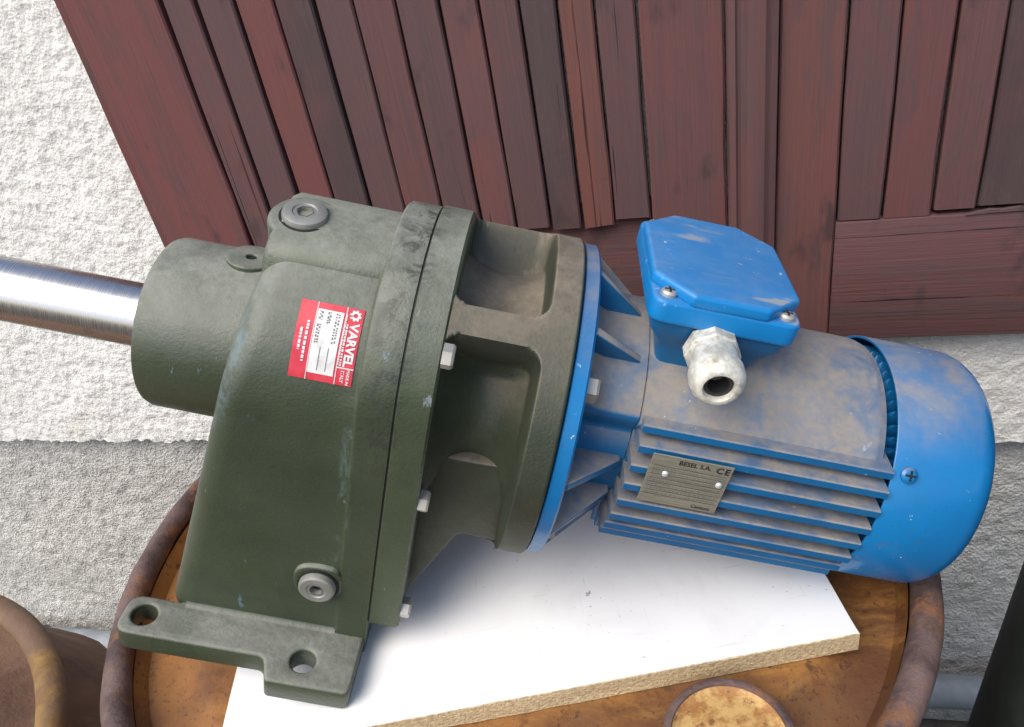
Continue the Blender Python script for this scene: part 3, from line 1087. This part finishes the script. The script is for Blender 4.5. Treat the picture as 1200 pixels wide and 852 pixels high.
for v in me.vertices: v.co.z += lid_z + lid_t - .0012
# slight droop and dents in the sheet of the lid
link('raised_panel', me, 'blue_lid', lid, 40)
for (x, y) in ((lx0 + .0085, ly0 + .0085), (lx1 - .0085, ly0 + .0085), (lx1 - .0085, ly1 - .0085), (lx0 + .0085, ly1 - .0085)):
    screw(.0044, .0032, lid, (x, y, lid_z + lid_t), (0, 0, 1))

# cable gland on the front of the box
gd = Vector((.0, -1.0, -.07)).normalized()
gx = Vector((1, 0, 0)); gy = gd.cross(gx).normalized(); gx = gy.cross(gd)
gl = empty('cable_gland'); gl.parent = TB
gl_m = axes((.0725, ly0 + .0025, .0860), gx * .84, gy * .84, gd * .84)
gl.matrix_local = gl_m
v, f = [], []
for zz, rr in ((.0, .0180), (.0095, .0180), (.0105, .0172)):
    for i in range(8):
        a = pi / 4 * i + .2
        v.append((rr * cos(a), rr * sin(a), zz))
for k in range(2):
    for i in range(8):
        f.append((k * 8 + i, k * 8 + (i + 1) % 8, (k + 1) * 8 + (i + 1) % 8, (k + 1) * 8 + i))
f.append(tuple(range(16, 24))); f.append(tuple(range(8)))
mk('gland_nut', v, f, 'gland_metal', gl, 30)
lathe('gland_body', [(.010, .0158), (.024, .0160), (.0265, .0172), (.0330, .0172), (.0370, .0163), (.0405, .0140), (.0420, .0118), (.0420, .0100), (.0400, .0092), (.020, .0090), (.0195, 0)], 'gland_metal', gl, 48, 'z', angle=45)
lathe('seal_ring', [(.0250, .0088), (.0380, .0088), (.0380, .0066), (.0250, .0066)], 'rubber', gl, 40, 'z', closed=True)
gl.parent = TB

# --- writing ---------------------------------------------------------------
# nameplate riveted to the fins
npl = box('nameplate', (.0545, -.0797, -.0035), (.1000, -.0789, .0318), 'plate_metal', gm_, .0002, 1)
def on_plate(me, cx, cz, mat, name='print'):
    me.transform(axes((cx, -.07985, cz), Vector((1, 0, 0)), Vector((0, 0, 1)), Vector((0, -1, 0))))
    return link(name, me, mat, npl, 0)
on_plate(text_mesh('BESEL S.A.', .0042, .00012), .0788, .0282, 'ink', 'maker_name')
on_plate(text_mesh('CE', .0058, .0002, spacing=1.25), .0946, .0278, 'ink', 'ce_mark')
on_plate(text_mesh('Cantoni', .0034, .00008), .0908, -.0008, 'ink', 'maker_mark')
bm = bmesh.new()
def bars(bm, x0, x1, z, h, wmin, wmax, gap):
    x = x0
    while x < x1:
        w_ = random.uniform(wmin, wmax)
        e = min(x1, x + w_)
        vs2 = [bm.verts.new((a, b, 0)) for a, b in ((x, z), (e, z), (e, z + h), (x, z + h))]
        bm.faces.new(vs2)
        x = e + gap * random.uniform(.6, 1.6)
for k in range(7):
    z = .0040 + .0030 * k
    bars(bm, .0570, .0975, z, .0007, .0005, .0022, .0007)
me = bpy.data.meshes.new('fine_print'); bm.to_mesh(me); bm.free()
on_plate(me, 0, 0, 'ink_faint', 'fine_print')
bm = bmesh.new()
for k in range(8):
    z = .0030 + .0030 * k
    vs2 = [bm.verts.new((a, b, 0)) for a, b in ((.0562, z), (.0985, z), (.0985, z + .00025), (.0562, z + .00025))]
    bm.faces.new(vs2)
me = bpy.data.meshes.new('ruled_lines'); bm.to_mesh(me); bm.free()
on_plate(me, 0, 0, 'ink', 'ruled_lines')
for (x, z) in ((.0645, .0190), (.0955, .0178)):
    lathe('rivet', [(0, .0020), (.0006, .0018), (.0012, .0010), (.0013, 0)], 'rivet', npl, 16, 'z').matrix_local = axes((x, -.0797, z), Vector((1, 0, 0)), Vector((0, 0, 1)), Vector((0, -1, 0)))

# maker's label wrapped over the shoulder of the case
CZ, CR = .0095, .0845
LX0, LX1 = -.1465, -.1128
LA0, LA1 = 42.8, 71.0            # degrees from straight up, towards the camera
ARC = rad(LA1 - LA0) * CR        # length down the side
def wrap(me, lift):
    """mesh in label space: X along the arc (down the side), Y towards -x of the gearbox -> on the case"""
    for v in me.vertices:
        a = rad(LA0) + v.co.x / CR
        r = CR + lift + v.co.z
        x = LX1 - v.co.y
        v.co = (x, -r * sin(a), CZ + r * cos(a))
    return me
def patch(x0, x1, y0, y1, n=14):
    me = bpy.data.meshes.new('p')
    vs2, fs2 = [], []
    for i in range(n + 1):
        for y in (y0, y1):
            vs2.append((x0 + (x1 - x0) * i / n, y, 0))
    for i in range(n):
        fs2.append((2 * i, 2 * i + 2, 2 * i + 3, 2 * i + 1))
    me.from_pydata(vs2, [], fs2)
    return me
def fix(me):
    bm = bmesh.new(); bm.from_mesh(me)
    for f_ in bm.faces:
        f_.normal_update()
        c0 = f_.calc_center_median()
        if f_.normal.dot(Vector((0, c0.y, c0.z - CZ))) < 0: f_.normal_flip()
    bm.to_mesh(me); bm.free()
    return me
LW = LX1 - LX0
lab = link('label', fix(wrap(patch(0, ARC, 0, LW, 20), .0005)), 'label_red', gm_, 0)
tag(lab, 'red and white maker label reading VARVEL')
def lp(me, lift, mat, name):
    return link(name, fix(wrap(me, lift)), mat, lab, 0)
def put(me, x, y, rot=0):
    me.transform(Matrix.Translation((x, y, 0)) @ Matrix.Rotation(rot, 4, 'Z'))
    return me
# white field, rules
lp(patch(ARC * .085, ARC * .905, LW * .305, LW * .715), .0008, 'label_white', 'white_field')
lp(patch(0, ARC, LW * .722, LW * .735), .0008, 'label_white', 'rule')
lp(patch(0, ARC, LW * .262, LW * .275), .0008, 'label_white', 'rule')
lp(patch(ARC * .765, ARC * .782, 0, LW * .27), .0008, 'label_white', 'rule')
for y in (.435, .565):
    lp(patch(ARC * .56, ARC * .86, LW * y, LW * (y + .008)), .0011, 'ink', 'field_line')
# VARVEL and the emblem; label text runs down the side, its top towards the motor
lp(put(text_mesh('VARVEL', .0078, .00022), ARC * .475, LW * .125, pi), .0009, 'label_white', 'maker_name') if False else None
tm = text_mesh('VARVEL', .0066, .00024)
for v in tm.vertices: v.co.y = -v.co.y
for p in tm.polygons: pass
lp(put(tm, ARC * .475, LW * .115), .0009, 'label_white', 'maker_name')
em = bpy.data.meshes.new('e')
bm = bmesh.new()
# emblem: a gear-like ring with a bite, drawn as spokes round an open ring
for k in range(16):
    if k in (3,): continue
    a0, a1 = 2 * pi * k / 16, 2 * pi * (k + 1) / 16
    ro = .0025 if k % 2 else .0031
    vs2 = [bm.verts.new((r_ * cos(a), r_ * sin(a), 0)) for r_, a in ((.0012, a0), (ro, a0), (ro, a1), (.0012, a1))]
    bm.faces.new(vs2)
bm.to_mesh(em); bm.free()
lp(put(em, ARC * .095, LW * .125), .0009, 'label_white', 'emblem')
def mir(me):
    for v in me.vertices: v.co.y = -v.co.y
    return me
lp(put(mir(text_mesh('MADE IN', .0021, .00005)), ARC * .885, LW * .075), .0009, 'label_white', 'small_text')
lp(put(mir(text_mesh('ITALY', .0025, .00006)), ARC * .885, LW * .165), .0009, 'label_white', 'small_text')
# unreadable fine print as strokes
bm = bmesh.new()
bars(bm, ARC * .22, ARC * .75, LW * .205, LW * .030, .0006, .0016, .0005)
bars(bm, ARC * .10, ARC * .74, LW * .245, LW * .016, .0006, .0016, .0004)
bars(bm, ARC * .26, ARC * .78, LW * .800, LW * .040, .0006, .0022, .0006)
bars(bm, ARC * .36, ARC * .64, LW * .885, LW * .040, .0006, .0022, .0006)
me = bpy.data.meshes.new('fine'); bm.to_mesh(me); bm.free()
lp(me, .0009, 'label_white', 'fine_print')
bm = bmesh.new()
for (y, a, b) in ((.36, .12, .50), (.40, .11, .50), (.50, .11, .26), (.53, .11, .26), (.63, .11, .22), (.66, .11, .22), (.63, .28, .52), (.665, .28, .52)):
    bars(bm, ARC * a, ARC * b, LW * y, LW * .020, .0005, .0014, .0007)
me = bpy.data.meshes.new('stamp'); bm.to_mesh(me); bm.free()
lp(me, .0011, 'ink_faint', 'stamped_figures')

# ------------------------------------------------------------------ things round the drum
# pipes along the foot of the wall
def pipe(name, p0, p1, r, mat, label, sleeve=None):
    p0, p1 = Vector(p0), Vector(p1)
    L = (p1 - p0).length
    e = empty(name, p0)
    d = (p1 - p0).normalized()
    e.rotation_euler = d.to_track_quat('X', 'Z').to_euler()
    lathe('tube', [(0, r * .8), (0, r), (L, r), (L, r * .8)], mat, e, 32)
    for q in (sleeve or []):
        lathe('sleeve', [(q, r), (q, r * 1.16), (q + .07, r * 1.16), (q + .07, r)], mat, e, 32)
    tag(e, label, 'pipe')
    return e
pipe('drain_pipe', W3(-1.75, .355, -.730), W3(1.0, .365, -.650), .024, 'pvc_grey', 'grey pipe running along the foot of the plinth, the upper one', [.45])
pipe('drain_pipe', W3(-1.75, .33, -.815), W3(1.0, .35, -.735), .022, 'pipe_brown', 'brownish pipe just below the grey pipe along the wall', [.62])

# dark green gas cylinder at the right edge
gc = W3(.372, 0, 0)
bot = tag(empty('gas_cylinder', (gc.x, gc.y, GROUND), (0, rad(2.5), 0)), 'dark green steel cylinder standing right of the drum, cut by the frame', 'gas cylinder')
R_ = .100
lathe('cylinder_body', [(.02, .0), (.02, R_ * .9), (.05, R_), (.99, R_)] + [(.99 + .07 * sin(pi / 2 * i / 8), R_ * (.25 + .75 * cos(pi / 2 * i / 8))) for i in range(1, 9)] + [(1.08, .022), (1.08, 0)], 'bottle_green', bot, 64, 'z')
lathe('foot_ring', [(0, R_ * .92), (.03, R_ * .92), (.03, R_ * .88), (0, R_ * .88)], 'bottle_green', bot, 64, 'z', closed=True)
lathe('valve', [(1.08, .014), (1.11, .014), (1.11, .018), (1.14, .018), (1.14, .0)], 'brass', bot, 24, 'z')

# second drum at the lower left, standing lower, with a crumpled brown sack on it
d2 = tag(empty('oil_drum', (-.735, -.196, GROUND)), 'swollen brown rusty drum with ochre rim at the lower left corner', 'drum')
H2 = -.112 - GROUND; R2 = .312
lathe('rim', [(H2 - .010 + .0100 * sin(a), R2 - .0125 + .0125 * cos(a)) for a in [2 * pi * i / 16 for i in range(16)]], 'rust_ochre', d2, 160, 'z', closed=True)
def swell(prof, n, amp):
    v, f = lathe_data(prof, n, 'z', False, False)
    out = []
    for x, y, z in v:
        q = Vector((x * 6, y * 6, z * 6))
        k = amp * (noise.noise(q) + .5 * noise.noise(q * 2.3) + .2 * noise.noise(q * 6))
        out.append((x + k * x / R2, y + k * y / R2, z + (k if z > H2 - .05 else 0)))
    return out, f
v, f = swell([(H2 + .012, .001)] + [(H2 + .012 - .030 * (r / .26) ** 2, r) for r in [.02 * i for i in range(1, 14)]] + [(H2 - .026, .275), (H2 - .024, R2 - .021), (H2 - .012, R2 - .019)], 160, .016)
mk('head', v, f, 'rust_brown', d2, 60)
v, f = swell([(.02 * i, R2 - .014 + .055 * sstep(H2 - .02, H2 - .14, .02 * i) * sstep(0, .3, .02 * i)) for i in range(int((H2 - .012) / .02) + 1)] + [(H2 - .012, R2 - .010)], 160, .010)
mk('shell', v, f, 'rust_brown', d2, 60)
